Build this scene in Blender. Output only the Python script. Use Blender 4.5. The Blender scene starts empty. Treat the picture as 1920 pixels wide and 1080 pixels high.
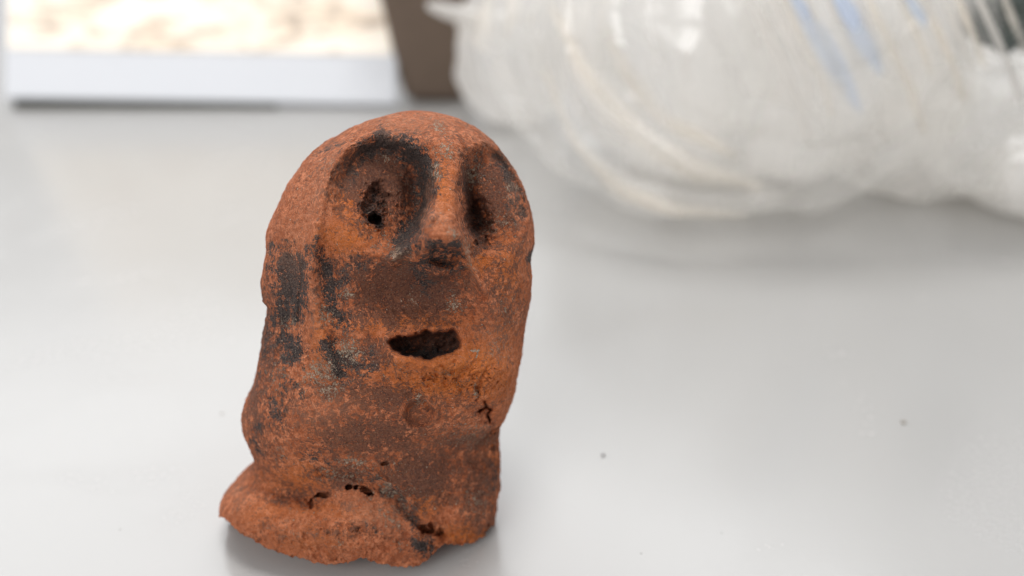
import bpy, math, random
import numpy as np
from mathutils import Vector

R = math.radians
S = bpy.context.scene
COL = S.collection

# ------------------------------------------------------------------ camera, light, exposure
CAM = np.array([0.0, -0.125, 0.094])
PITCH = R(27)
F = 2000.0                                  # focal length in photo pixels (1920 wide)
FWD = np.array([0, math.cos(PITCH), -math.sin(PITCH)])
UPV = np.array([0, math.sin(PITCH), math.cos(PITCH)])
RGT = np.array([1.0, 0, 0])

cd = bpy.data.cameras.new("camera")
cam = bpy.data.objects.new("camera", cd)
COL.objects.link(cam)
S.camera = cam
cam.location = CAM
cam.rotation_euler = (R(90) - PITCH, 0, 0)
cd.sensor_width = 36
cd.lens = 36 * F / 1920
cd.clip_start = 0.005
cd.clip_end = 50
cd.dof.use_dof = True
cd.dof.focus_distance = 0.124
cd.dof.aperture_fstop = cd.lens / 1000 / 0.0032

S.view_settings.view_transform = 'Standard'
S.view_settings.look = 'None'
S.view_settings.gamma = 1
S.view_settings.exposure = 0.22
S.cycles.use_denoising = True
S.cycles.transparent_max_bounces = 24
S.cycles.max_bounces = 16
S.cycles.diffuse_bounces = 12
S.cycles.filter_width = 1.0
S.cycles.sample_clamp_indirect = 6

w = bpy.data.worlds.new("World")
S.world = w
w.use_nodes = True
wn = w.node_tree.nodes
wl = w.node_tree.links
bg = wn['Background']
bg.inputs['Strength'].default_value = 0.52
tc = wn.new('ShaderNodeTexCoord')
sx = wn.new('ShaderNodeSeparateXYZ')
wl.new(tc.outputs['Generated'], sx.inputs[0])
wr = wn.new('ShaderNodeValToRGB')
mr = wn.new('ShaderNodeMapRange')
mr.inputs['From Min'].default_value = -1
wl.new(sx.outputs['Z'], mr.inputs['Value'])
wl.new(mr.outputs[0], wr.inputs[0])
el = wr.color_ramp.elements
el[0].position = 0.2
el[0].color = (0.45, 0.42, 0.40, 1)
el[1].position = 0.54
el[1].color = (0.99, 0.99, 1.0, 1)
wl.new(wr.outputs[0], bg.inputs['Color'])


def area(name, loc, target, sx_, sy_, power, color):
    l = bpy.data.lights.new(name, 'AREA')
    l.shape = 'RECTANGLE'
    l.size = sx_
    l.size_y = sy_
    l.energy = power
    l.color = color
    o = bpy.data.objects.new(name, l)
    COL.objects.link(o)
    o.location = loc
    o.rotation_euler = (Vector(target) - Vector(loc)).to_track_quat('-Z', 'Y').to_euler()
    return o


area('window_light', (-0.25, 1.0, 0.95), (0, 0, 0), 1.6, 0.8, 8.0, (0.97, 0.985, 1.0))
area('skylight', (0.02, 0.12, 1.4), (0, 0.0, 0.0), 0.4, 0.4, 6.5, (1.0, 0.985, 0.97))
area('front_fill_light', (-0.65, -1.2, 0.9), (0, 0.1, 0.0), 0.8, 0.8, 8.0, (1.0, 0.985, 0.97))  # added frontal fill lamp; no window is known on this side


# ------------------------------------------------------------------ helpers
def tag(o, label=None, cat=None, group=None, kind=None):
    if label: o['label'] = label
    if cat: o['category'] = cat
    if group: o['group'] = group
    if kind: o['kind'] = kind
    return o


def mesh_from(name, V, Fq, mat, parent=None, smooth=True):
    """V (n,3) array, Fq (m,4) array of quads (a repeated last index is a triangle)"""
    me = bpy.data.meshes.new(name)
    V = np.ascontiguousarray(V, dtype=np.float32)
    Fq = np.asarray(Fq, dtype=np.int32)
    me.vertices.add(len(V))
    me.vertices.foreach_set('co', V.ravel())
    me.loops.add(Fq.size)
    me.loops.foreach_set('vertex_index', Fq.ravel())
    me.polygons.add(len(Fq))
    me.polygons.foreach_set('loop_start', np.arange(0, Fq.size, Fq.shape[1], dtype=np.int32))
    me.update(calc_edges=True)
    me.validate()
    me.polygons.foreach_set('use_smooth', np.full(len(me.polygons), smooth))
    if mat: me.materials.append(mat)
    o = bpy.data.objects.new(name, me)
    COL.objects.link(o)
    if parent: o.parent = parent
    return o


def project(P):
    d = P - CAM
    z = d @ FWD
    return 960 + F * (d @ RGT) / z, 540 - F * (d @ UPV) / z, z


def ray(px, py):
    v = FWD + RGT * (px - 960) / F + UPV * (540 - py) / F
    return v


def on_table(px, py, z=0.0):
    v = ray(px, py)
    return CAM + v * (z - CAM[2]) / v[2]


_rng = np.random.RandomState(11)
LAT = _rng.rand(32, 32, 32).astype(np.float32) * 2 - 1


def vnoise(P):
    i = np.floor(P).astype(np.int64)
    f = P - i
    f = f * f * f * (f * (f * 6 - 15) + 10)
    out = np.zeros(len(P))
    for dx in (0, 1):
        wx = f[:, 0] if dx else 1 - f[:, 0]
        for dy in (0, 1):
            wy = f[:, 1] if dy else 1 - f[:, 1]
            for dz in (0, 1):
                wz = f[:, 2] if dz else 1 - f[:, 2]
                out += wx * wy * wz * LAT[(i[:, 0] + dx) & 31, (i[:, 1] + dy) & 31, (i[:, 2] + dz) & 31]
    return out


def fbm(P, scale, octaves=4, gain=0.5, off=0.0):
    out = np.zeros(len(P))
    a = 1.0
    Q = P * scale + off
    for _ in range(octaves):
        out += a * vnoise(Q)
        Q = Q * 2.03 + 7.7
        a *= gain
    return out


def sstep(a, b, x):
    t = np.clip((x - a) / (b - a), 0, 1)
    return t * t * (3 - 2 * t)


def lerp(a, b, t):
    return a + (b - a) * t


# ------------------------------------------------------------------ the terracotta head
LEFT = [(742, 212), (696, 225), (655, 245), (608, 268), (567, 302), (538, 340), (518, 387), (508, 433), (499, 477),
        (497, 512), (500, 543), (506, 555), (506, 574), (501, 606), (493, 644), (484, 681), (475, 713), (464, 748),
        (462, 773), (466, 800), (475, 825), (480, 851), (477, 864), (455, 887), (425, 916), (416, 930), (413, 945), (415, 960), (424, 976)]
RIGHT = [(815, 211), (859, 223), (897, 241), (935, 276), (970, 322), (987, 357), (998, 404), (1002, 451), (1003, 500),
         (1000, 543), (991, 584), (985, 618), (982, 669), (975, 700), (966, 735), (956, 760), (948, 779), (940, 790),
         (937, 818), (939, 861), (939, 909), (932, 961), (923, 985)]
BOTTOM = [(400, 966), (415, 967), (424, 975), (436, 985), (458, 1003), (484, 1019), (516, 1035), (542, 1042), (571, 1048), (584, 1054),
          (610, 1059), (635, 1059), (658, 1054), (674, 1048), (687, 1049), (700, 1054), (729, 1061), (761, 1063),
          (784, 1061), (803, 1048), (819, 1035), (829, 1022), (842, 1021), (868, 1022), (890, 1017), (907, 1006),
          (923, 985), (940, 970)]


def interp(tab, x, key=0):
    t = sorted(tab, key=lambda p: p[key])
    return np.interp(x, [p[key] for p in t], [p[1 - key] for p in t])


def fleft(y):
    r = interp(LEFT, y, 1)
    top = 775 - (775 - 742) * np.sqrt(np.clip((y - 207.5) / 4.5, 0, 1))
    return np.where(y < 212, top, r)


def fright(y):
    r = interp(RIGHT, y, 1)
    top = 775 + (815 - 775) * np.sqrt(np.clip((y - 207.5) / 3.5, 0, 1))
    return np.where(y < 211, top, r)


LEAN = R(14)
AX = np.array([0, math.sin(LEAN), math.cos(LEAN)])
FR = np.array([0, -math.cos(LEAN), math.sin(LEAN)])       # towards the front of the face
BASE = np.array([0, -0.0115, 0.0])

# axis rows
zt = np.linspace(-0.006, 0.0575, 2400)
Pax = BASE + zt[:, None] * AX
_, yax, dax = project(Pax)
ztop = np.interp(207.6, yax[::-1], zt[::-1])
BF = [(207, .0), (420, .0132), (600, .0132), (700, .0136), (760, .0135), (830, .0118), (880, .0098), (930, .0100), (990, .0100)]
BB = [(207, .0), (420, .0160), (600, .0145), (760, .0130), (850, .0120), (900, .0135), (980, .0150), (1010, .0150)]


def ring_params(z):
    P = BASE + z[:, None] * AX
    _, y, d = project(P)
    l = fleft(y)
    r = fright(y)
    cx = (l + r) / 2
    hw = (r - l) / 2
    bf = np.interp(y, [p[0] for p in BF], [p[1] for p in BF])
    bb = np.interp(y, [p[0] for p in BB], [p[1] for p in BB])
    dome = np.clip(hw / 245.0, 0, 1)
    t = sstep(380, 470, y)
    bf = lerp(dome * .0132, bf, t)
    bb = lerp(dome * .0160, bb, t)
    a = hw / F * np.sqrt(np.maximum(d * d - (.5 * (bf + bb)) ** 2, 1e-8))
    X = (cx - 960) / F * d
    return P, X, a, bf, bb, y


NPHI, NS = 720, 600
# columns denser on the front: phi=0 is the front
u = np.linspace(0, 1, NPHI, endpoint=False)
k = 0.40
phi = 2 * np.pi * u - k * np.sin(2 * np.pi * u) * 1.0
phi = (phi + np.pi) % (2 * np.pi) - np.pi
phi = np.sort(phi)


def shape_pt(z, ph):
    P, X, a, bf, bb, y = ring_params(z)
    c, s = np.cos(ph), np.sin(ph)
    e = 2.25
    sc = 1.0 / (np.abs(c) ** e + np.abs(s) ** e) ** (1 / e)
    sc = np.where(c > 0, sc, 1.0)
    b = np.where(c > 0, bf, bb)
    out = P + FR * (b * c * sc)[:, None]
    out[:, 0] += X + a * s * sc
    return out


# bottom edge for each column
zbot = np.zeros(NPHI)
zgrid = np.linspace(0.016, -0.006, 420)
for j, ph in enumerate(phi):
    pts = shape_pt(zgrid, np.full(len(zgrid), ph))
    if abs(ph) < R(97):
        px, py, _ = project(pts)
        lim = interp(BOTTOM, px, 0) + 1.6 * np.sin(px * .21) * np.sin(px * .083 + 1) + .8 * np.sin(px * .47 + 2) + .3 * np.sin(px * 1.13)
        hit = np.where(py >= lim)[0]
        zf = zgrid[hit[0]] if len(hit) else zgrid[-1]
    else:
        zf = None
    zbot[j] = np.nan if zf is None else zf
fr_ok = ~np.isnan(zbot)
iL = np.where(fr_ok)[0][0]
iR = np.where(fr_ok)[0][-1]
for j in range(NPHI):
    if not fr_ok[j]:
        # back edge: blend between both side ends, sitting close to the table
        ph = phi[j]
        t = abs(ph)
        src = zbot[iL] if ph < 0 else zbot[iR]
        back = 0.0048 + .0004 * math.sin(7 * ph)
        zbot[j] = lerp(src, back, float(sstep(R(97), R(140), np.array(t))))

svals = np.linspace(0, 1, NS)
svals = svals ** 1.0
# finer rings near the pole
svals = np.where(svals < 0.06, 0.06 * (svals / 0.06) ** 2.0, svals)
ZZ = ztop + (zbot[None, :] - ztop) * svals[:, None]
PH = np.broadcast_to(phi[None, :], ZZ.shape)
V = shape_pt(ZZ.ravel(), PH.ravel())
V[:, 2] = np.maximum(V[:, 2], 0.00035)


def grid_normals(V):
    G = V.reshape(NS, NPHI, 3)
    du = np.roll(G, -1, 1) - np.roll(G, 1, 1)
    dv = np.empty_like(G)
    dv[1:-1] = G[2:] - G[:-2]
    dv[0] = G[1] - G[0]
    dv[-1] = G[-1] - G[-2]
    n = np.cross(dv, du).reshape(-1, 3)
    l = np.linalg.norm(n, axis=1)[:, None]
    n = n / np.maximum(l, 1e-12)
    c = V.mean(0)
    if np.mean(((V - c) * n).sum(1)) < 0: n = -n
    return n


N0 = grid_normals(V)
view = CAM - V
dist = np.linalg.norm(view, axis=1)
view /= dist[:, None]
facing = (N0 * view).sum(1)
FW = sstep(0.02, 0.38, facing)
PX, PY, _ = project(V)
V0 = V.copy()

# low-frequency warp so painted/sculpted outlines are not perfect
M = V * 1000.0                                  # millimetres
W1 = fbm(M, 0.55, 3, off=3.1) * 5
W2 = fbm(M, 0.55, 3, off=91.7) * 5
W3 = fbm(M, 2.2, 3, off=13.7) * 3
W4 = fbm(M, 2.2, 3, off=55.7) * 3
QX, QY = PX + W1 + W3, PY + W2 + W4
SX, SY = PX + 0.35 * W3 + .3 * W1, PY + 0.35 * W4 + .3 * W2


def ell(x, y, cx, cy, rx, ry, rot=0.0):
    c, s = math.cos(R(rot)), math.sin(R(rot))
    dx, dy = x - cx, y - cy
    a = (dx * c + dy * s) / rx
    b = (-dx * s + dy * c) / ry
    return np.sqrt(a * a + b * b)


def gau(x, y, cx, cy, rx, ry, rot=0.0):
    return np.exp(-ell(x, y, cx, cy, rx, ry, rot) ** 2)


def plate(x, y, cx, cy, rx, ry, rot=0.0, soft=0.3):
    return 1 - sstep(1 - soft, 1 + soft, ell(x, y, cx, cy, rx, ry, rot))


def polyd(x, y, pts):
    """distance to an open polyline, and the parameter along it 0..1"""
    best = np.full(len(x), 1e9)
    par = np.zeros(len(x))
    n = len(pts) - 1
    for i in range(n):
        ax, ay = pts[i]
        bx, by = pts[i + 1]
        dx, dy = bx - ax, by - ay
        t = np.clip(((x - ax) * dx + (y - ay) * dy) / (dx * dx + dy * dy), 0, 1)
        d = np.hypot(x - ax - t * dx, y - ay - t * dy)
        m = d < best
        best[m] = d[m]
        par[m] = ((i + t) / n)[m]
    return best, par


def line(x, y, pts, wd, p=2.0, ends=False):
    d, t = polyd(x, y, pts)
    r = np.exp(-(d / wd) ** p)
    if ends: r = r * sstep(0, .15, t) * (1 - sstep(.85, 1, t))
    return r


def polysd(x, y, pts):
    """signed distance to a closed polygon, negative inside"""
    d, _ = polyd(x, y, pts + [pts[0]])
    inside = np.zeros(len(x), bool)
    n = len(pts)
    for i in range(n):
        x1, y1 = pts[i]
        x2, y2 = pts[(i + 1) % n]
        c = ((y1 > y) != (y2 > y)) & (x < (x2 - x1) * (y - y1) / (y2 - y1 + 1e-9) + x1)
        inside ^= c
    return np.where(inside, -d, d)


MOUTH = [(729, 645), (731, 635), (747, 631), (764, 632), (780, 629), (790, 624), (800, 619), (810, 623), (824, 622),
         (836, 620), (850, 619), (858, 628), (866, 640), (862, 652), (850, 661), (834, 665), (820, 666), (812, 671),
         (806, 676), (794, 675), (788, 669), (772, 669), (757, 669), (750, 663), (743, 659), (734, 655)]

x, y = SX, SY
D = np.zeros(len(V))
# mask plane: the face between the cheek ridges is flatter and set slightly back of the rim
face = plate(x, y, 800, 430, 200, 215, 4, .25)
D -= 0.5 * face
# brow vault
D += 0.9 * gau(x, y, 800, 262, 150, 26)
# sockets
sock = 1 - sstep(.72, 1.12, ell(x, y, 716, 366, 92, 106, -8))
D -= 3.9 * sock * (.30 + .70 * sstep(-75, 55, (x - 716) * .9 - (y - 366) * .5))
D -= 2.0 * gau(x, y, 778, 370, 24, 85, 4)
D += 1.0 * gau(x, y, 655, 430, 55, 32, 12)
rs = 1 - sstep(.72, 1.12, ell(x, y, 924, 374, 62, 102, -8))
D -= 3.4 * rs * (.45 + .55 * sstep(60, -40, (x - 915)))
D -= 2.3 * gau(x, y, 886, 395, 15, 70, -8)
# eye pits
pit = 1 - sstep(.55, 1.2, ell(QX, QY, 702, 386, 25, 40, 4) + .22 * fbm(M, 1.6, 3, .6, 17.))
D -= 1.3 * pit
D -= 3.2 * (1 - sstep(.7, 1.1, ell(x, y, 702, 411, 12, 9)))
D -= 0.9 * gau(x, y, 712, 362, 12, 14)
D += 0.5 * gau(x, y, 672, 380, 18, 22)
pr = 1 - sstep(.45, 1.2, ell(QX, QY, 899, 420, 26, 46, -6) + .2 * fbm(M, 1.6, 3, .6, 27.))
D -= (pit + pr) * .5 * fbm(M, 1.5, 4, .6, 47.)
D -= 1.3 * pr
D -= 1.0 * (1 - sstep(.6, 1.2, ell(x, y, 891, 456, 5, 6)))
D -= .9 * gau(x, y, 884, 392, 8, 14)
# nose
nd = np.interp(y, [250, 285, 340, 390, 425, 440, 452, 475, 497, 525], [0, 1.0, 2.1, 3.5, 5.6, 6.2, 5.7, 3.6, 1.6, 0])
nc = np.interp(y, [250, 290, 350, 430, 500], [846, 845, 838, 829, 827])
nwl = np.interp(y, [250, 300, 350, 400, 440, 480, 520], [34, 30, 27, 30, 40, 66, 74])
nwr = np.interp(y, [250, 300, 350, 400, 440, 480, 520], [22, 22, 26, 31, 37, 42, 50])
dxn = x - nc
prof = np.exp(-np.abs(dxn / np.where(dxn < 0, nwl, nwr)) ** 5.0)
D += nd * prof
# left wing and the smeared fold right of the nose
D += 2.2 * line(x, y, [(805, 405), (780, 440), (755, 468), (735, 487)], 11)
D += 2.0 * line(x, y, [(868, 440), (872, 470), (888, 505), (906, 545)], 10)
D += 0.5 * line(x, y, [(906, 545), (930, 590)], 9)
D -= 2.6 * (1 - sstep(.55, 1.15, ell(x, y, 831, 480, 35, 25))) + .8 * gau(x, y, 792, 494, 26, 14, -20)
D -= .35 * line(x, y, [(882, 470), (895, 500), (915, 540)], 3)
# below nose
D -= 2.5 * gau(x, y, 775, 555, 115, 48)
D += 1.0 * gau(x, y, 655, 560, 40, 60)
D += 1.0 * gau(x, y, 925, 560, 34, 70)
D += 0.5 * line(x, y, [(690, 610), (760, 606), (830, 600), (880, 612)], 20)
# mouth
md = polysd(PX + .5 * W3, PY + .5 * W4, MOUTH)
D += 0.55 * np.exp(-((md - 7) / 9.0) ** 2) * (md > -4)
mh = 1 - sstep(-2.0, 1.6, md)
slope = np.interp(PY, [622, 676], [0.28, 1.0])
D -= mh * (2.2 + 5.2 * sstep(0, 8, -md)) * slope
D += mh * fbm(M, 1.1, 4, off=8.8) * .7
# chin, broken band under the mouth
band = gau(x, y, 850, 712, 120, 34, 4)
D += 2.6 * gau(x, y, 835, 698, 140, 44, 5)
D += band * (fbm(M * np.array([1, 1, 1.8]), .9, 5, .6, 21.) * .55)
D += 0.9 * gau(x, y, 925, 745, 34, 34)
D -= 2.2 * gau(x, y, 895, 845, 60, 42)
D -= 2.3 * gau(x, y, 760, 848, 130, 46)
D += 0.6 * gau(x, y, 560, 770, 70, 60)
D += 1.1 * line(x, y, [(735, 668), (800, 692), (870, 676)], 14)
# dimple
e = ell(x, y, 786, 775, 30, 29)
D -= 1.1 * (1 - sstep(.55, 1.0, e))
D += 0.32 * np.exp(-((e - 1.12) / .16) ** 2)
D -= .5 * line(x, y, [(763, 768), (772, 757), (788, 752), (802, 758), (807, 770)], 3.2)
D -= .35 * gau(x, y, 748, 824, 7, 6)
# crack on the right cheek
for pl, wd, dp in (([(909, 752), (911, 762), (920, 768), (914, 778), (918, 790)], 3.0, 2.2), ([(911, 762), (902, 768), (896, 772)], 2.6, 2.0),
                   ([(896, 728), (900, 740), (895, 748)], 4.5, .9), ([(905, 790), (926, 796)], 3, .6)):
    D -= dp * line(x, y, pl, wd)
D -= 1.5 * gau(x, y, 908, 772, 19, 16)
# cheek ridge and grooves at the left
D += 1.3 * line(x, y, [(650, 268), (612, 330), (592, 420), (580, 520), (592, 610), (628, 690)], 17)
D -= 0.9 * line(x, y, [(548, 470), (548, 540), (540, 600), (530, 660)], 20)
D -= 0.8 * line(x, y, [(612, 470), (622, 540), (640, 600)], 18)
D -= .5 * line(x, y, [(566, 500), (562, 560), (560, 600)], 4)
D -= 0.8 * line(x, y, [(628, 640), (640, 700)], 18)
D -= 0.5 * gau(x, y, 655, 262, 34, 14, -30)
D -= 0.5 * gau(x, y, 690, 670, 50, 34)
# lower lobe
D += 2.1 * gau(x, y, 640, 1010, 190, 62, 6)
D += 1.0 * gau(x, y, 455, 945, 34, 34)
D += 1.0 * gau(x, y, 668, 950, 60, 26, 20)
D -= 1.5 * gau(x, y, 560, 925, 62, 20, 12)
cr = [(600, 884), (650, 886), (700, 905), (745, 936), (775, 972), (800, 992), (826, 1004)]
D -= 0.75 * line(x, y, cr, 8)
D += 0.45 * line(x, y, [(640, 874), (700, 890), (750, 918), (790, 960), (820, 985)], 9)
for cx, cy, rx, ry, dp, rot in ((655, 914, 6, 4, 1.8, 0), (671, 915, 5, 4, 1.6, 10), (687, 922, 9, 4, 1.6, 35), (605, 929, 13, 4, 2.0, -8), (583, 945, 6, 12, 1.0, 15),
                                (798, 990, 14, 4, 1.8, 30), (812, 986, 8, 6, 2.0, 0), (822, 999, 8, 7, 1.6, 0), (722, 868, 5, 3, 1.0, 0)):
    D -= dp * (1 - sstep(.55, 1.25, ell(x * .3 + QX * .7, y * .3 + QY * .7, cx, cy, rx, ry, rot)))
D -= 1.3 * sstep(822, 834, x) * sstep(985, 1004, y)
D += 1.1 * gau(x, y, 880, 960, 46, 40)
D -= .5 * line(x, y, [(838, 860), (832, 920), (838, 980)], 14)
D -= .6 * line(x, y, [(905, 830), (895, 880), (872, 930)], 12)
# ragged lower edge
D += FW * sstep(955, 1010, y) * fbm(M, .9, 4, .55, 33.) * .35

V = V + view * (D * 1.2 * FW * 0.001)[:, None]
N1 = grid_normals(V)
rough = .05 + .10 * np.clip(band + gau(x, y, 690, 1000, 230, 60) + gau(x, y, 560, 720, 90, 120) + .8 * gau(x, y, 900, 900, 70, 90), 0, 1.2)
nz = fbm(M, .16, 3, .5, 5.5) * .42 * (0.35 + .65 * (1 - FW)) + fbm(M, .5, 2, .5, 1.5) * .06 + fbm(M, 1.25, 4, .62, 9.1) * rough * .8 + fbm(M, 3.6, 2, .6, 19.) * .030
fade = np.clip(np.repeat(svals, NPHI) * 30, 0, 1)
chip = 1 - np.abs(fbm(M, .75, 3, .55, 66.))
nz = nz + (chip - .75) * (.10 + .35 * np.clip(band + .6 * gau(x, y, 690, 1000, 230, 60) + .7 * gau(x, y, 900, 900, 70, 90) + .5 * pit + .5 * pr, 0, 1)) * .8
V = V + N1 * (nz * fade * 0.001)[:, None]
pk = np.maximum(0, fbm(M, 2.4, 2, .5, 70.) - .62)
V = V - N1 * (pk * .25 * fade * .001)[:, None]
V[:, 2] = np.maximum(V[:, 2], 0.0003)

# close the top pole and the underside
NT = NS * NPHI
ring = np.arange(NPHI)
V[:NPHI] = V[:NPHI].mean(0)
faces = []
a = (np.arange(NS - 1)[:, None] * NPHI + ring[None, :]).ravel()
b = (np.arange(NS - 1)[:, None] * NPHI + np.roll(ring, -1)[None, :]).ravel()
faces.append(np.stack([a, a + NPHI, b + NPHI, b], 1))
edge = V[(NS - 1) * NPHI:]
cen = edge.mean(0)
under = []
KU = 26
for q in range(1, KU + 1):
    t = q / KU
    P = edge * (1 - t) + cen * t
    rest = 0.0002 + 0 * P[:, 2]
    P[:, 2] = lerp(edge[:, 2], rest, sstep(0, .55, np.full(NPHI, t)))
    P += np.stack([0 * P[:, 0], 0 * P[:, 0], np.abs(fbm(P * 1000, .5, 3)) * .0006 * (1 - t)], 1)
    under.append(P)
    b0 = (NS - 1 + q - 1) * NPHI
    faces.append(np.stack([b0 + ring, b0 + NPHI + ring, b0 + NPHI + np.roll(ring, -1), b0 + np.roll(ring, -1)], 1))
V = np.concatenate([V] + under)

# --- pigment masks (stains, burnt patches, lime crust, painted shade and lit tops) as attributes
nU = KU * NPHI


def ext(m, fill=0.0):
    return np.concatenate([np.clip(m, 0, 1), np.full(nU, fill)]).astype(np.float32)


x, y = PX + 1.7 * W1 + 1.6 * W3, PY + 1.7 * W2 + 1.6 * W4
soot_shade = np.zeros(len(x))


def mx(a, b): return np.maximum(a, b)


for pts, wd, st in (
        ([(650, 335), (657, 305), (680, 285), (705, 274)], 15, .55), ([(690, 282), (725, 266), (752, 272), (778, 290), (797, 312), (800, 345)], 17, .95),
        ([(797, 335), (795, 375), (780, 410), (762, 440), (750, 465)], 17, .95), ([(640, 350), (632, 330)], 12, .35),
        ([(935, 308), (952, 325), (966, 355), (974, 400)], 11, .75), ([(880, 300), (884, 340), (875, 370)], 12, .45),
        ([(540, 478), (536, 520), (533, 560), (528, 600)], 15, .85), ([(560, 488), (562, 530), (556, 570), (548, 600)], 11, .95),
        ([(512, 460), (514, 505), (514, 550)], 7, .6), ([(596, 462), (602, 492)], 14, .8), ([(602, 490), (628, 515), (634, 530)], 12, .85),
        ([(622, 530), (622, 560), (634, 585), (650, 605)], 15, .72), ([(640, 500), (700, 500)], 14, .45),
        ([(616, 650), (626, 672), (640, 702)], 13, .98), ([(646, 652), (672, 670), (690, 688)], 16, .62),
        ([(538, 636), (552, 652), (545, 668)], 16, .85), ([(505, 600), (500, 660)], 9, .55), ([(512, 752), (516, 782)], 11, .7), ([(540, 720), (556, 735)], 15, .5),
        ([(490, 700), (488, 730)], 8, .45), ([(478, 805), (484, 835)], 10, .55), ([(600, 285), (625, 272)], 11, .5), ([(568, 330), (600, 292)], 9, .35),
        ([(998, 470), (999, 492)], 6, .9), ([(590, 850), (610, 856)], 14, .45), ([(690, 900), (740, 925), (770, 958), (785, 985)], 7, .6),
        ([(697, 985), (716, 1004)], 6, .5), ([(750, 1003), (762, 1012)], 8, .4), ([(932, 880), (930, 915)], 8, .5), ([(790, 345), (800, 300)], 8, .5)):
    soot_shade = mx(soot_shade, st * line(x, y, pts, wd * 1.75, 1.7))
soot_shade = mx(soot_shade, .6 * gau(x, y, 832, 470, 34, 22))
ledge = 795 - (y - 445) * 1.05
soot_shade = mx(soot_shade, (.95 - .45 * sstep(835, 760, x)) * sstep(440, 452, y) * (1 - sstep(485, 540, y)) * sstep(ledge - 8, ledge + 12, x) * (1 - sstep(858, 874, x)) * (.72 + .5 * W3 / 3))  # black stain under the nose, deepened with painted shade
soot_shade = mx(soot_shade, .55 * line(x, y, [(800, 500), (788, 520), (800, 548)], 14))
for cx, cy, rx, ry, st, rot in ((543, 545, 30, 76, .95, 6), (622, 555, 28, 54, .72, -15), (638, 675, 28, 46, .95, -25), (675, 668, 30, 24, .6, 20), (545, 650, 24, 30, .75, 0),
                                (740, 283, 60, 20, .75, 12), (795, 330, 20, 50, .8, -8), (658, 315, 30, 30, .6, 0), (770, 420, 26, 50, .55, 20), (520, 760, 22, 26, .55, 0), (785, 370, 22, 60, .72, 8), (760, 440, 22, 40, .6, 30), (878, 350, 12, 60, .45, -6), (895, 425, 26, 40, .6, -6), (700, 395, 26, 26, .7, 0),
                                (790, 505, 30, 24, .7, 0), (805, 520, 70, 34, .42, 0),  (840, 560, 40, 20, .3, 0), (510, 690, 16, 50, .4, 0), (910, 340, 40, 50, .3, 0), (720, 505, 90, 16, .35, 0)):
    soot_shade = mx(soot_shade, st * gau(x, y, cx, cy, rx, ry, rot))
soot_shade = mx(soot_shade, .85 * gau(x, y, 790, 492, 28, 16, -20))
soot_shade = mx(soot_shade, .8 * gau(x, y, 790, 522, 16, 18))
soot_shade = mx(soot_shade, 1.0 * gau(x, y, 787, 1023, 26, 24))
soot_shade = mx(soot_shade, .5 * gau(x, y, 703, 368, 22, 22))
soot_shade = mx(soot_shade, .95 * gau(x, y, 703, 411, 11, 9))
soot_shade = mx(soot_shade, .34 * gau(x, y, 888, 410, 14, 30))
soot_shade = mx(soot_shade, sstep(2, -5, md) * (.38 + .5 * sstep(645, 668, PY)))  # shade of the mouth hollow put into the colour
umb_m = sstep(2, -5, md)
soot_shade = mx(soot_shade, .45 * gau(x, y, 905, 300, 30, 24))

umber = np.zeros(len(x))
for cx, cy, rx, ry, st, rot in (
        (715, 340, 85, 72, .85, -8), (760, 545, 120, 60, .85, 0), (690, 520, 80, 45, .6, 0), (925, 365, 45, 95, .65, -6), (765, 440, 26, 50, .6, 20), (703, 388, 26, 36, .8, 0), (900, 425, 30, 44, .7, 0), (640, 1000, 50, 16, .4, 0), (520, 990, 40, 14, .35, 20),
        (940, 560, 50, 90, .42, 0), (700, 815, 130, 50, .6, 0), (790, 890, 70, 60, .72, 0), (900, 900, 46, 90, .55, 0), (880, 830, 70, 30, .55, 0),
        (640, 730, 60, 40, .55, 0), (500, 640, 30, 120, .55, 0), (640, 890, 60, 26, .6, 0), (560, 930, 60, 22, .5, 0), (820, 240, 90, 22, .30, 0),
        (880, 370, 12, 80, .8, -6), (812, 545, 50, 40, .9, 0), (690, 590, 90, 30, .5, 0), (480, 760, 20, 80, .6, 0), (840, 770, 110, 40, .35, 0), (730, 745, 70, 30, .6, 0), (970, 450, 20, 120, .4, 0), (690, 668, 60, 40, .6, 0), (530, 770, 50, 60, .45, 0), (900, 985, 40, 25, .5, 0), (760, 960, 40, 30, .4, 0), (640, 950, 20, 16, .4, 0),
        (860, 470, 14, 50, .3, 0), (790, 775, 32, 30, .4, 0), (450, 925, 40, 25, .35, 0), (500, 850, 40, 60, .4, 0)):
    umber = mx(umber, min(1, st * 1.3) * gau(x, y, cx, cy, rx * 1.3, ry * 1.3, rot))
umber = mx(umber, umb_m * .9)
ochre = np.zeros(len(x))
for cx, cy, rx, ry, st, rot in (
        (835, 355, 20, 60, .8, 0), (655, 440, 60, 34, .8, 0), (650, 385, 26, 30, .7, 0), (860, 690, 110, 56, .9, 0), (760, 690, 90, 40, .6, 0), (560, 900, 60, 30, .6, 0),
        (700, 610, 110, 16, .5, 0), (790, 605, 90, 20, .6, 0), (900, 485, 26, 24, .8, 0), (870, 1003, 50, 16, .95, 0), (840, 720, 120, 30, 1., 6), (900, 690, 60, 44, 1., 0), (950, 500, 30, 60, .6, 0), (600, 640, 16, 60, .7, 0), (600, 960, 100, 20, .4, 0), (800, 945, 22, 22, .7, 0), (720, 900, 30, 20, .2, 0),
        (940, 700, 30, 60, .7, 0), (690, 362, 10, 10, .4, 0), (735, 362, 7, 7, 1., 0), (590, 1010, 80, 30, .35, 0), (905, 375, 10, 30, .5, 0), (925, 870, 14, 40, .4, 0),
        (500, 960, 60, 30, .35, 0), (950, 640, 26, 40, .5, 0)):
    ochre = mx(ochre, st * gau(x, y, cx, cy, rx, ry, rot))
lime = np.zeros(len(x))
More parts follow.
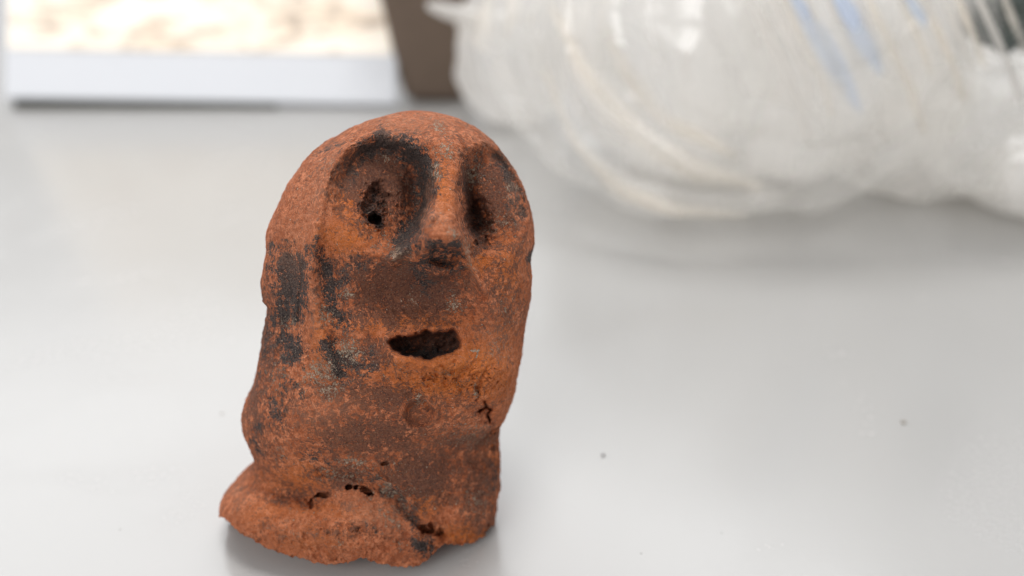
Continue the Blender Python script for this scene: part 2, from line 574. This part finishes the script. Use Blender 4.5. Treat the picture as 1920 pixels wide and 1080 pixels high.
for cx, cy, rx, ry, st, rot in (
        (828, 238, 20, 9, .8, 35), (742, 222, 24, 6, .4, 0), (840, 283, 22, 16, .75, 0), (818, 320, 12, 26, .7, 0), (726, 300, 16, 6, .8, 0), (750, 332, 10, 6, .6, 0),
        (745, 475, 16, 14, .85, 0), (728, 455, 24, 30, .45, 0), (850, 432, 14, 8, .8, 50), (876, 480, 8, 40, .7, -12), (648, 548, 10, 9, .8, 0), (612, 590, 16, 14, .8, 0),
        (655, 655, 30, 22, .8, 30), (600, 700, 40, 26, .75, 0), (620, 735, 24, 18, .7, 0), (545, 605, 22, 12, .6, 0), (520, 700, 22, 30, .45, 0), (775, 560, 12, 14, .55, 40),
        (855, 575, 18, 14, .7, 0), (860, 520, 12, 20, .4, 0), (890, 320, 18, 30, .75, 0), (958, 355, 16, 18, .65, 0), (930, 425, 34, 36, .5, 0), (930, 655, 26, 34, .45, 40),
        (896, 735, 5, 18, .9, 0), (870, 715, 30, 8, .35, 0), (885, 815, 50, 28, .5, 0), (660, 867, 30, 8, .85, 12), (530, 848, 10, 18, .7, 0), (760, 940, 24, 30, .5, 45),
        (735, 975, 34, 18, .55, 0), (890, 935, 24, 26, .6, 0), (700, 880, 60, 20, .35, 0), (635, 885, 50, 12, .6, 10), (720, 915, 50, 7, .7, 35), (805, 935, 10, 20, .4, 0), (690, 930, 16, 16, .5, 0),
        (545, 995, 30, 10, .45, 0), (637, 1020, 10, 8, .7, 0), (750, 1020, 14, 12, .6, 30), (722, 972, 8, 5, 1, 0), (745, 982, 10, 6, .8, 0), (786, 755, 26, 9, .6, 0), (740, 690, 30, 10, .3, 0),
        (560, 960, 14, 8, .5, 0), (891, 664, 5, 4, 1.6, 40), (590, 568, 4, 4, 1.5, 0), (781, 742, 4, 4, 1.5, 0), (620, 300, 20, 6, .5, -40), (840, 700, 16, 7, .5, 0), (510, 930, 12, 20, .4, 0), (960, 580, 22, 40, .4, 0), (770, 370, 30, 50, .3, 0), (700, 420, 40, 40, .22, 0)):
    lime = mx(lime, st * gau(x, y, cx, cy, rx * 1.25, ry * 1.25, rot))
# only the side that faces here carries the traced stains; the back gets stains of its own
fs = sstep(-.3, -.1, facing)
bs = sstep(.0, .5, fbm(M, .12, 3, .5, 40.)) * .9
soot_shade = lerp(bs, soot_shade, fs)
umber = lerp(sstep(-.2, .6, fbm(M, .1, 3, .5, 60.)), umber, fs)
ochre *= fs
lime *= fs
lit_dust = np.zeros(len(x))  # pale salmon dust, painted where tops and ridges would catch light
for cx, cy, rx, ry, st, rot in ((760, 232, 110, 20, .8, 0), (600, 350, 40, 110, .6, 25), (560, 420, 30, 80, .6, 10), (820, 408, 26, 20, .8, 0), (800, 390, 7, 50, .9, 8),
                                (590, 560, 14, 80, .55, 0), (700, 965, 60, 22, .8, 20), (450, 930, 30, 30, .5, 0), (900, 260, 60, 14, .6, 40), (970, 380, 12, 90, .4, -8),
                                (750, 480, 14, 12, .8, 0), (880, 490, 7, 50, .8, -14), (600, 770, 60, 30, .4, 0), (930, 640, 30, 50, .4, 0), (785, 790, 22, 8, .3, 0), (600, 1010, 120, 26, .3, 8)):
    lit_dust = mx(lit_dust, st * gau(x, y, cx, cy, rx * 1.1, ry * 1.1, rot))
lit_dust *= fs

# ---- materials
def newmat(name):
    m = bpy.data.materials.new(name)
    m.use_nodes = True
    return m, m.node_tree.nodes, m.node_tree.links, m.node_tree.nodes['Principled BSDF']


def nd_(n, t, **kw):
    o = n.new(t)
    for k_, v_ in kw.items():
        setattr(o, k_, v_)
    return o


def noise_node(n, l, vec, scale, detail=8, rough=.6, dist=0.0):
    o = n.new('ShaderNodeTexNoise')
    o.inputs['Scale'].default_value = scale
    o.inputs['Detail'].default_value = detail
    o.inputs['Roughness'].default_value = rough
    o.inputs['Distortion'].default_value = dist
    l.new(vec, o.inputs['Vector'])
    return o.outputs['Fac']


def math_node(n, l, op, a, b=None, c=None, clamp=False):
    o = n.new('ShaderNodeMath')
    o.operation = op
    o.use_clamp = clamp
    for i_, v_ in enumerate((a, b, c)):
        if v_ is None: continue
        if isinstance(v_, (int, float)): o.inputs[i_].default_value = v_
        else: l.new(v_, o.inputs[i_])
    return o.outputs[0]


def mixcol(n, l, fac, a, b, mode='MIX'):
    o = n.new('ShaderNodeMix')
    o.data_type = 'RGBA'
    o.blend_type = mode
    if isinstance(fac, (int, float)): o.inputs['Factor'].default_value = fac
    else: l.new(fac, o.inputs['Factor'])
    for s_, v_ in (('A', a), ('B', b)):
        k_ = [i for i in o.inputs if i.name == s_ and i.type == 'RGBA'][0]
        if isinstance(v_, tuple): k_.default_value = v_ + (1,) if len(v_) == 3 else v_
        else: l.new(v_, k_)
    return [i for i in o.outputs if i.type == 'RGBA'][0]


def maprange(n, l, v, a, b, c=0., d=1., smooth=True):
    o = n.new('ShaderNodeMapRange')
    if smooth: o.interpolation_type = 'SMOOTHSTEP'
    l.new(v, o.inputs['Value'])
    for nm, q in (('From Min', a), ('From Max', b), ('To Min', c), ('To Max', d)):
        o.inputs[nm].default_value = q
    return o.outputs[0]


m, n, l, P = newmat('terracotta')
TC = n.new('ShaderNodeTexCoord').outputs['Object']
mp = n.new('ShaderNodeMapping')
mp.inputs['Scale'].default_value = (1000, 1000, 1000)       # one unit per millimetre
l.new(TC, mp.inputs['Vector'])
C = mp.outputs[0]


def attr(nm):
    a_ = n.new('ShaderNodeAttribute')
    a_.attribute_name = nm
    return a_.outputs['Fac']


nA = noise_node(n, l, C, .35, 6, .6)
nB = noise_node(n, l, C, 1.6, 8, .72)
nC = noise_node(n, l, C, 4.5, 6, .7)
nD = noise_node(n, l, C, 1.1, 9, .75, .6)
nE = noise_node(n, l, C, 2.6, 8, .8, .4)
base = mixcol(n, l, maprange(n, l, nA, .35, .65), (.78, .28, .135), (.55, .168, .068))
base = mixcol(n, l, maprange(n, l, nB, .40, .60), base, (.40, .108, .040))
base = mixcol(n, l, math_node(n, l, 'MULTIPLY', attr('ochre'), maprange(n, l, nB, .3, .6, .45, 1.)), base, (.70, .19, .034))
base = mixcol(n, l, 1.0, base, maprange(n, l, noise_node(n, l, C, 6.5, 4, .8), .32, .68, .70, 1.30, False), 'MULTIPLY')
# faint dusty veil
base = mixcol(n, l, maprange(n, l, nE, .50, .70, 0, .48), base, (.60, .33, .22))


def layer(base, mask, nlo, nhi, amp, lo, width, col):
    # coverage: mask plus centred noise on two scales, thresholded so the edges are ragged
    q = math_node(n, l, 'MULTIPLY_ADD', maprange(n, l, nlo, .28, .72, 0, 1, False), .36, math_node(n, l, 'MULTIPLY_ADD', maprange(n, l, nMid, .30, .70, 0, 1, False), .30, math_node(n, l, 'MULTIPLY', maprange(n, l, nhi, .30, .70, 0, 1, False), .34)))
    v = math_node(n, l, 'MULTIPLY_ADD', q, amp, mask)
    v = math_node(n, l, 'SUBTRACT', v, amp * .5)
    f = maprange(n, l, v, lo, lo + width)
    return mixcol(n, l, f, base, col), f


nG = noise_node(n, l, C, .75, 5, .65, .5)
nMid = noise_node(n, l, C, 1.7, 4, .7, .5)
nK = noise_node(n, l, C, 2.6, 6, .75, .2)
nH = noise_node(n, l, C, 4.2, 4, .75, .3)
ucol = mixcol(n, l, maprange(n, l, nC, .35, .65), (.095, .040, .028), (.23, .088, .052))
ucol = mixcol(n, l, maprange(n, l, nMid, .40, .68, 0, .75), ucol, (.34, .125, .06))
ucol = mixcol(n, l, maprange(n, l, nG, .55, .40, 0, .55), ucol, (.075, .035, .027))
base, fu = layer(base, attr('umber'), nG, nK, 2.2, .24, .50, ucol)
scol = mixcol(n, l, maprange(n, l, nC, .40, .66), (.024, .020, .021), (.13, .095, .082))
scol = mixcol(n, l, maprange(n, l, nMid, .48, .72, 0, .4), scol, (.105, .080, .072))
base, fso = layer(base, attr('soot_shade'), nG, nH, 2.0, .30, .46, scol)
# small burnt freckles everywhere
fr = math_node(n, l, 'MULTIPLY', maprange(n, l, noise_node(n, l, C, 3.1, 7, .8), .58, .72), maprange(n, l, nA, .42, .6, .12, .50))
base = mixcol(n, l, fr, base, (.07, .035, .026))
# pale flecks scattered through the dark areas
fl = maprange(n, l, noise_node(n, l, C, 7.0, 3, .7, .6), .60, .68)
fl = math_node(n, l, 'MULTIPLY', fl, math_node(n, l, 'MULTIPLY_ADD', math_node(n, l, 'MAXIMUM', fu, fso), .6, .12))
base = mixcol(n, l, fl, base, (.46, .34, .25))
lcol = mixcol(n, l, maprange(n, l, nC, .3, .7), (.30, .20, .135), (.72, .57, .43))
nF = noise_node(n, l, C, 3.4, 8, .8, .8)
base, fli = layer(base, attr('lime'), nF, nH, 2.5, .46, .55, lcol)
dn = math_node(n, l, 'MULTIPLY', attr('lit_dust'), maprange(n, l, nK, .35, .60, .25, 1.))
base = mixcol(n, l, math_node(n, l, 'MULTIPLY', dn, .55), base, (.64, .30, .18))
# pale grit
vo = n.new('ShaderNodeTexVoronoi')
vo.inputs['Scale'].default_value = 1.15
l.new(C, vo.inputs['Vector'])
sep = n.new('ShaderNodeSeparateColor')
l.new(vo.outputs['Color'], sep.inputs[0])
gr = math_node(n, l, 'MULTIPLY', maprange(n, l, vo.outputs['Distance'], .16, .09), math_node(n, l, 'GREATER_THAN', sep.outputs[0], .90))
base = mixcol(n, l, math_node(n, l, 'MULTIPLY', gr, .8), base, (.62, .45, .33))
l.new(base, P.inputs['Base Color'])
P.inputs['Roughness'].default_value = .82
P.inputs['Specular IOR Level'].default_value = .32
bu = n.new('ShaderNodeBump')
bu.inputs['Strength'].default_value = 1.0
bu.inputs['Distance'].default_value = .00048
hsum = math_node(n, l, 'MULTIPLY_ADD', noise_node(n, l, C, 5.5, 5, .75), .55, nB)
hsum = math_node(n, l, 'MULTIPLY_ADD', gr, .35, hsum)
hsum = math_node(n, l, 'MULTIPLY_ADD', fli, .22, hsum)
l.new(hsum, bu.inputs['Height'])
l.new(bu.outputs[0], P.inputs['Normal'])
MAT_TERRA = m

head = mesh_from('clay_head', V, np.concatenate(faces), MAT_TERRA)
for nm, arr in (('soot_shade', ext(soot_shade)), ('umber', ext(umber, .5)), ('ochre', ext(ochre)), ('lime', ext(lime)), ('lit_dust', ext(lit_dust))):
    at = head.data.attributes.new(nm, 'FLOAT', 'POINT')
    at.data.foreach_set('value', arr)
tag(head, 'broken orange terracotta figurine head with hollow eyes, long nose and slit mouth', 'figurine')

# ------------------------------------------------------------------ table
m, n, l, P = newmat('table_laminate')
C = n.new('ShaderNodeTexCoord').outputs['Object']
c1 = noise_node(n, l, C, 9, 3, .5)
c2 = noise_node(n, l, C, 900, 3, .6)
c = mixcol(n, l, maprange(n, l, c1, .3, .7), (.455, .450, .440), (.475, .470, .460))
l.new(c, P.inputs['Base Color'])
P.inputs['Roughness'].default_value = .30
P.inputs['Specular IOR Level'].default_value = .80
sm = maprange(n, l, noise_node(n, l, C, 22, 5, .6, 1.5), .4, .65, .20, .27)
l.new(math_node(n, l, 'ADD', sm, maprange(n, l, c2, .3, .7, -.015, .02)), P.inputs['Roughness'])
bu = n.new('ShaderNodeBump')
bu.inputs['Strength'].default_value = .25
bu.inputs['Distance'].default_value = .00005
l.new(math_node(n, l, 'ADD', noise_node(n, l, C, 1500, 3, .6), math_node(n, l, 'MULTIPLY', noise_node(n, l, C, 850, 2, .5), .6)), bu.inputs['Height'])
l.new(bu.outputs[0], P.inputs['Normal'])


def rbox(x0, x1, y0, y1, z0, z1, r, seg=4):
    import bmesh
    bm = bmesh.new()
    bmesh.ops.create_cube(bm, size=1)
    for v in bm.verts:
        v.co = Vector((lerp(x0, x1, v.co.x + .5), lerp(y0, y1, v.co.y + .5), lerp(z0, z1, v.co.z + .5)))
    bmesh.ops.bevel(bm, geom=list(bm.edges), offset=r, segments=seg, profile=.5, affect='EDGES')
    return bm


def obj_bm(name, bm, mat, parent=None, smooth=True):
    me = bpy.data.meshes.new(name)
    bm.to_mesh(me)
    bm.free()
    for p in me.polygons: p.use_smooth = smooth
    me.materials.append(mat)
    o = bpy.data.objects.new(name, me)
    COL.objects.link(o)
    if parent: o.parent = parent
    return o


tb = obj_bm('tabletop', rbox(-.7, .7, -.35, .62, -.025, 0, .002), m, None, False)
tag(tb, 'pale grey laminate tabletop that everything stands on', 'table')

# ------------------------------------------------------------------ leaning panel with a sandy picture
def empty(name, loc):
    o = bpy.data.objects.new(name, None)
    COL.objects.link(o)
    o.location = loc
    return o


pan = empty('picture_panel', on_table(420, 205, 0.0))
tag(pan, 'white bordered picture of bright sandy ground leaning back at the left behind the head', 'picture')
pan.rotation_euler = (R(-26), R(.8), R(-.5))
m, n, l, P = newmat('white_border')
C = n.new('ShaderNodeTexCoord').outputs['Object']
l.new(mixcol(n, l, noise_node(n, l, C, 40, 3), (.74, .765, .81), (.77, .79, .83)), P.inputs['Base Color'])
P.inputs['Roughness'].default_value = .4
MAT_BORDER = m
obj_bm('board', rbox(-.0640, .0500, 0, .005, .0020, .115, .0012), MAT_BORDER, pan, False)
m, n, l, P = newmat('sandy_print')
C = n.new('ShaderNodeTexCoord').outputs['Object']
mp = n.new('ShaderNodeMapping')
mp.inputs['Scale'].default_value = (1, 1, 2.6)
l.new(C, mp.inputs['Vector'])
a1 = noise_node(n, l, mp.outputs[0], 38, 5, .6, .5)
a2 = noise_node(n, l, mp.outputs[0], 130, 5, .65)
c = mixcol(n, l, maprange(n, l, a1, .40, .62), (1.0, .92, .80), (.88, .74, .58))
c = mixcol(n, l, math_node(n, l, 'MULTIPLY', maprange(n, l, a2, .46, .60), maprange(n, l, a1, .44, .60)), c, (.52, .42, .33))
l.new(c, P.inputs['Base Color'])
P.inputs['Roughness'].default_value = .35
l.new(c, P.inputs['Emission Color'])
P.inputs['Emission Strength'].default_value = .18  # faint glow added to lift the brightness of the print
obj_bm('glowing_print', rbox(-.0625, .0480, -.0006, .0004, .0165, .108, .0002, 1), m, pan, False)
m3, n3, l3, P3 = newmat('shadow_dark')
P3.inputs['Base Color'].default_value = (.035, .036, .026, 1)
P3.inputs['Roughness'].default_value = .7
obj_bm('shadow_strip', rbox(-.0610, .0150, .0002, .004, -.0012, .0019, .0005, 2), m3, pan, False)  # dark strip standing in for the shadow under the board
obj_bm('back_stand', rbox(-.02, .02, .006, .008, .004, .07, .0005, 1), MAT_BORDER, pan, False)

# ------------------------------------------------------------------ brown tapered box
m, n, l, P = newmat('brown_card')
C = n.new('ShaderNodeTexCoord').outputs['Object']
l.new(mixcol(n, l, noise_node(n, l, C, 160, 6, .7), (.115, .082, .060), (.175, .125, .092)), P.inputs['Base Color'])
P.inputs['Roughness'].default_value = .75
pb = on_table(815, 195)


def tapered(x0b, x1b, x0t, x1t, d0, d1, h, r=.0022):
    import bmesh
    bm = rbox(0, 1, 0, 1, 0, 1, .0, 1) if False else bmesh.new()
    bmesh.ops.create_cube(bm, size=1)
    for v in bm.verts:
        t = v.co.z + .5
        xx = lerp(x0b, x0t, t) if v.co.x < 0 else lerp(x1b, x1t, t)
        v.co = Vector((xx, lerp(d0, d1, v.co.y + .5) - (.004 * t if v.co.y < 0 else -.004 * t), t * h))
    bmesh.ops.bevel(bm, geom=list(bm.edges), offset=r, segments=4, profile=.5, affect='EDGES')
    return bm


box = empty('brown_tub', pb)
tag(box, 'dull brown tapered tub behind the head between the picture and the plastic bags', 'tub')
obj_bm('body', tapered(-.0090, .0110, -.0185, .0125, 0, .009, .052, .0040), m, box)
obj_bm('rim', tapered(-.0192, .0132, -.0194, .0134, -.0052, .0062, .003, .001), m, box).location = (0, 0, .052)

# ------------------------------------------------------------------ clear plastic bags
def film_mat(name, milk, haze, tint, gloss=.14, body=None):
    m = bpy.data.materials.new(name)
    m.use_nodes = True
    n, l = m.node_tree.nodes, m.node_tree.links
    n.clear()
    out = n.new('ShaderNodeOutputMaterial')
    C = n.new('ShaderNodeTexCoord').outputs['Object']
    tr = n.new('ShaderNodeBsdfTransparent')
    tr.inputs[0].default_value = tint + (1,)
    gl = n.new('ShaderNodeBsdfGlossy')
    gl.inputs['Roughness'].default_value = gloss
    gl.inputs['Color'].default_value = (1, 1, 1, 1)
    df = n.new('ShaderNodeBsdfDiffuse')
    df.inputs['Color'].default_value = (.955, .94, .915, 1)
    tl = n.new('ShaderNodeBsdfTranslucent')
    tl.inputs['Color'].default_value = (.96, .945, .92, 1)
    if body: df.inputs['Color'].default_value = tl.inputs['Color'].default_value = body
    dm = n.new('ShaderNodeMixShader')
    dm.inputs[0].default_value = .45
    l.new(df.outputs[0], dm.inputs[1])
    l.new(tl.outputs[0], dm.inputs[2])
    m1 = n.new('ShaderNodeMixShader')
    mq = n.new('ShaderNodeMapping')
    mq.inputs['Rotation'].default_value = (0, R(-28), 0)
    mq.inputs['Scale'].default_value = (1, .6, .45)
    l.new(C, mq.inputs['Vector'])
    f = maprange(n, l, noise_node(n, l, mq.outputs[0], 60, 3, .5, .5), .36, .64, milk - haze, milk + haze)
    l.new(f, m1.inputs[0])
    l.new(tr.outputs[0], m1.inputs[1])
    l.new(dm.outputs[0], m1.inputs[2])
    fz = n.new('ShaderNodeLayerWeight')
    fz.inputs['Blend'].default_value = .5
    m2 = n.new('ShaderNodeMixShader')
    l.new(math_node(n, l, 'MULTIPLY_ADD', math_node(n, l, 'POWER', fz.outputs['Facing'], 3.5), .55, .05, True), m2.inputs[0])
    l.new(m1.outputs[0], m2.inputs[1])
    l.new(gl.outputs[0], m2.inputs[2])
    l.new(m2.outputs[0], out.inputs[0])
    return m


FILM_CLEAR = film_mat('clear_film', .20, .14, (.998, .996, .992), .12)
FILM_CRISP = film_mat('crinkled_film', .52, .30, (.998, .996, .992), .10)
FILM_MILKY = film_mat('milky_film', .62, .12, (.99, .985, .98), .3)

FILM_BLUE_REFL = film_mat('blue_reflection', .55, .15, (.90, .95, 1.0), .45, (.80, .86, .97, 1))
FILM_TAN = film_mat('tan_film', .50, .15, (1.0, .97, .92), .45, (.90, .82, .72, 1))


def ridged(P, sc, off, oct_=3):
    out = np.zeros(len(P))
    a_ = 1.
    Q = P * sc + off
    for _ in range(oct_):
        r_ = 1 - np.abs(vnoise(Q)) * 2
        out += a_ * np.sign(r_) * np.abs(r_) ** 1.5
        Q = Q * 2.1 + 3.3
        a_ *= .5
    return out


def bag(name, cen, rad, mat, folds, parent=None, nu=260, nv=180, ex=2.3, scale=1.0, neck=None):
    """closed crumpled shell: super-ellipsoid with folds(P, dirs) -> mm displacement"""
    th = np.linspace(0, 2 * np.pi, nu, endpoint=False)
    ph_ = np.linspace(-np.pi / 2 + .02, np.pi / 2 - .02, nv)
    T, Pp = np.meshgrid(th, ph_)
    d = np.stack([np.cos(Pp) * np.cos(T), np.cos(Pp) * np.sin(T), np.sin(Pp)], -1).reshape(-1, 3)
    s_ = 1 / (np.abs(d) ** ex).sum(1) ** (1 / ex)
    P_ = d * s_[:, None] * np.array(rad) * scale
    if neck is not None:
        t_ = np.clip(P_[:, 2] / rad[2], 0, 1)
        P_ = P_ + np.array(neck) * (t_ ** 2)[:, None]
    P_ = P_ + d * (folds(P_ * 1000, d) * .001)[:, None]
    P_ = P_ + np.array(cen)
    lim = .0006 if parent is None or scale > .99 else .0016
    z = P_[:, 2]
    P_[:, 2] = np.where(z < .004, lim + .0034 * np.exp((z - .004) / .0034), z)
    if parent is not None: P_ = P_ - np.array(parent.location)
    i = np.arange(nv - 1)[:, None] * nu
    j = np.arange(nu)[None, :]
    a_ = (i + j).ravel()
    b_ = (i + (j + 1) % nu).ravel()
    return mesh_from(name, P_, np.stack([a_, b_, b_ + nu, a_ + nu], 1), mat, parent)


# milky bundle
ca = on_table(968, 262) + np.array([0, .015, .021])
ba = empty('milky_bag', (ca[0], ca[1], 0))
tag(ba, 'small milky white plastic bundle standing right of the brown tub', 'plastic bag')
bag('bag_film', ca, (.0140, .014, .0225), FILM_MILKY, lambda P_, d: fbm(P_, .07, 3, .5, 4.) * 2.2 + ridged(P_ * np.array([1, 1, .4]), .10, 7.) * .8, ba)


def strip(name, pts, width_vec, mat, parent, thick=.0003, nseg=60, wav=.0012):
    """a thin curling band of film along a path, with real thickness"""
    pts = np.array(pts)
    t = np.linspace(0, len(pts) - 1, nseg)
    c = np.stack([np.interp(t, np.arange(len(pts)), pts[:, q]) for q in range(3)], 1)
    for _ in range(6):
        c[1:-1] = (c[:-2] + 2 * c[1:-1] + c[2:]) / 4
    K = 12
    rows = []
    wv = np.array(width_vec)
    nrm = np.cross(np.gradient(c, axis=0), wv)
    nrm /= np.linalg.norm(nrm, axis=1)[:, None]
    for k_ in range(K + 1):
        q = k_ / K - .5
        rows.append(c + wv * q * (.15 + .85 * np.sin(np.pi * np.clip(t / (len(pts) - 1), .02, .98)) ** .6)[:, None] + nrm * (wav * math.cos(q * 7) + wav * .5 * np.sin(t * 2.1 + q * 4))[:, None])
    G = np.stack(rows, 1)
    top = G.reshape(-1, 3)
    bot = (G - nrm[:, None, :] * thick).reshape(-1, 3)
    nn = K + 1
    i = np.arange(nseg - 1)[:, None] * nn
    j = np.arange(K)[None, :]
    a_ = (i + j).ravel()
    q1 = np.stack([a_, a_ + 1, a_ + nn + 1, a_ + nn], 1)
    Vv = np.concatenate([top, bot])
    o_ = len(top)
    fs_ = [q1, q1[:, ::-1] + o_]
    ii = np.arange(nseg - 1) * nn
    fs_.append(np.stack([ii, ii + nn, ii + nn + o_, ii + o_], 1))
    ii = ii + K
    fs_.append(np.stack([ii, ii + o_, ii + nn + o_, ii + nn], 1))
    Vv = Vv - np.array(parent.location)
    return mesh_from(name, Vv, np.concatenate(fs_), mat, parent)


def at_depth(px, py, Y):
    v = ray(px, py)
    return CAM + v * (Y - CAM[1]) / v[1]


strip('film_flap', [at_depth(800, 8, .150), at_depth(850, 22, .150), at_depth(920, 32, .152), at_depth(1000, 30, .156)], (0, .002, .0045), FILM_MILKY, ba)

# smooth clear bag with long sagging folds
cb = on_table(1250, 425) + np.array([.012, .052, .040])
cb = np.array([.047, .118, .037])
bb_ = empty('clear_bag', (cb[0], cb[1], 0))
tag(bb_, 'smooth clear plastic bag with long sagging folds, between the milky bundle and the crinkled bag', 'plastic bag')
ARC = at_depth(1480, -90, .10)


def folds_b(P_, d):
    W = P_ * .001 + cb
    r_ = np.hypot((W[:, 0] - ARC[0]), (W[:, 2] - ARC[2])) * 1000
    nz_ = fbm(P_, .03, 3, .5, 2.)
    q = r_ / 5.2 + nz_ * 1.6
    return 2.0 * (np.abs(np.sin(q)) ** .6 * 2 - 1) + 2.2 * fbm(P_, .035, 2, .5, 12.) + .5 * ridged(P_ * np.array([.6, 1, .8]), .08, 5.)


bag('bag_film', cb, (.052, .050, .040), FILM_CLEAR, folds_b, bb_, 420, 260, 2.2)
bag('inner_fold', cb + np.array([.006, .004, -.002]), (.040, .038, .033), FILM_CRISP, folds_b, bb_, 300, 200, 2.2, .98)
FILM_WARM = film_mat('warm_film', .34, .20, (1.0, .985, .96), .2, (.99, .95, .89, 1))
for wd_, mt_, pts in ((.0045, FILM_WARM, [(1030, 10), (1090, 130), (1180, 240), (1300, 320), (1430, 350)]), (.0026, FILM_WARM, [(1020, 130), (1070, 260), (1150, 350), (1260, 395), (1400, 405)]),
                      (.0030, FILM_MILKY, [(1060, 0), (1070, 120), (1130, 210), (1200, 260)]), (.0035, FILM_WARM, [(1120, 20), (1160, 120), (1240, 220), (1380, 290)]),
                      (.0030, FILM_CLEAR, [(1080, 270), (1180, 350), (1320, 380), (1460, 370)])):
    strip('fold_and_reflection', [at_depth(px_, py_, .066 + .00010 * (430 - py_)) for px_, py_ in pts], (.001, .45 * wd_, wd_), mt_, bb_, wav=.0007)

# big crinkled bag at the right
cc = np.array([.100, .124, .052])
bc = empty('crinkled_bag', (cc[0], cc[1], 0))
tag(bc, 'large crinkled clear plastic bag at the right edge, in front of the smooth one', 'plastic bag')


def folds_c(P_, d):
    u_ = P_ @ np.array([.9, .1, .42])          # folds run steeply, leaning to the left at the top
    v_ = P_ @ np.array([-.42, .1, .9])
    Q = np.stack([u_, P_[:, 1], v_ * .28], 1)
    up = sstep(-25, 20, P_[:, 2])
    return (1.0 + 2.2 * up) * ridged(Q, .12, 3., 2) + 3.0 * fbm(P_, .03, 2, .5, 31.) + .0 * P_[:, 0]


bag('bag_film', cc, (.047, .046, .058), FILM_CRISP, folds_c, bc, 560, 340, 2.1)
bag('loose_film', np.array([.140, .112, .017]), (.050, .042, .019), FILM_CRISP, lambda P_, d: fbm(P_, .04, 3, .5, 61.) * 2.6 + ridged(P_, .09, 9., 2) * .5, bc, 300, 160, 2.2)
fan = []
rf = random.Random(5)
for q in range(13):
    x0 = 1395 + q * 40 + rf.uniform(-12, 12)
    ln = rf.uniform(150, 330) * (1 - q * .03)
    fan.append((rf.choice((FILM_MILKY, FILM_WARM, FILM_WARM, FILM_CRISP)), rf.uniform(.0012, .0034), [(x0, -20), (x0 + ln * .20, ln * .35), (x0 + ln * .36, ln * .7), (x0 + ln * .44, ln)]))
for mt_, wd_, pts in [(FILM_BLUE_REFL, .0060, [(1480, -20), (1530, 60), (1570, 130), (1610, 210)]), (FILM_BLUE_REFL, .0055, [(1570, -20), (1600, 45), (1650, 140)]),
                      (FILM_BLUE_REFL, .0040, [(1690, -20), (1735, 50)])] + fan:  # blue bands stand in for reflections on the plastic; the fan is folds
    strip('fold_and_reflection', [at_depth(px_, py_, .066 + .00006 * py_) for px_, py_ in pts], (wd_, .001, -.35 * wd_), mt_, bc, wav=.0006)

# dark green-grey thing behind the crinkled bag
m, n, l, P = newmat('dark_moss_grey')
C = n.new('ShaderNodeTexCoord').outputs['Object']
l.new(mixcol(n, l, noise_node(n, l, C, 120, 5, .6), (.035, .05, .046), (.12, .14, .13)), P.inputs['Base Color'])
P.inputs['Roughness'].default_value = .6
pd_ = at_depth(1915, -25, .082)
dk = bag('dark_cloth', pd_, (.0125, .010, .0135), m, lambda P_, d: fbm(P_, .08, 4, .6, 14.) * 3, None, 120, 90)
tag(dk, 'dark green-grey crumpled cloth lying on the plastic film at the top right corner', 'cloth')

# ------------------------------------------------------------------ specks of dirt on the table
m, n, l, P = newmat('grit')
P.inputs['Base Color'].default_value = (.12, .11, .10, 1)
P.inputs['Roughness'].default_value = .8
m2, n2, l2, P2 = newmat('pale_crumb')
P2.inputs['Base Color'].default_value = (.30, .26, .21, 1)


def crumb(px, py, r_, mat, label):
    import bmesh
    bm = bmesh.new()
    bmesh.ops.create_icosphere(bm, subdivisions=2, radius=r_)
    rr = random.Random(px)
    for v in bm.verts:
        v.co *= rr.uniform(.7, 1.2)
        v.co.z = max(v.co.z * .6 + r_ * .4, 0.00001)
    o = obj_bm('crumb', bm, mat)
    o.location = on_table(px, py)
    return tag(o, label, 'crumb', 'crumbs on the tabletop')


crumb(1131, 855, .00030, m, 'dark crumb on the table, the largest one right of the head')
crumb(1694, 793, .00038, m2, 'pale beige crumb on the table at the far right')
crumb(1202, 1038, .00009, m, 'tiny dark crumb on the table below the largest dark one')
crumb(1353, 1000, .00008, m, 'tiny crumb on the table at the bottom, between the head and the pale crumb')
crumb(225, 993, .00008, m, 'tiny crumb on the table left of the head, near the bottom')
crumb(416, 776, .00020, m2, 'faint pale crumb on the table close beside the left of the neck')
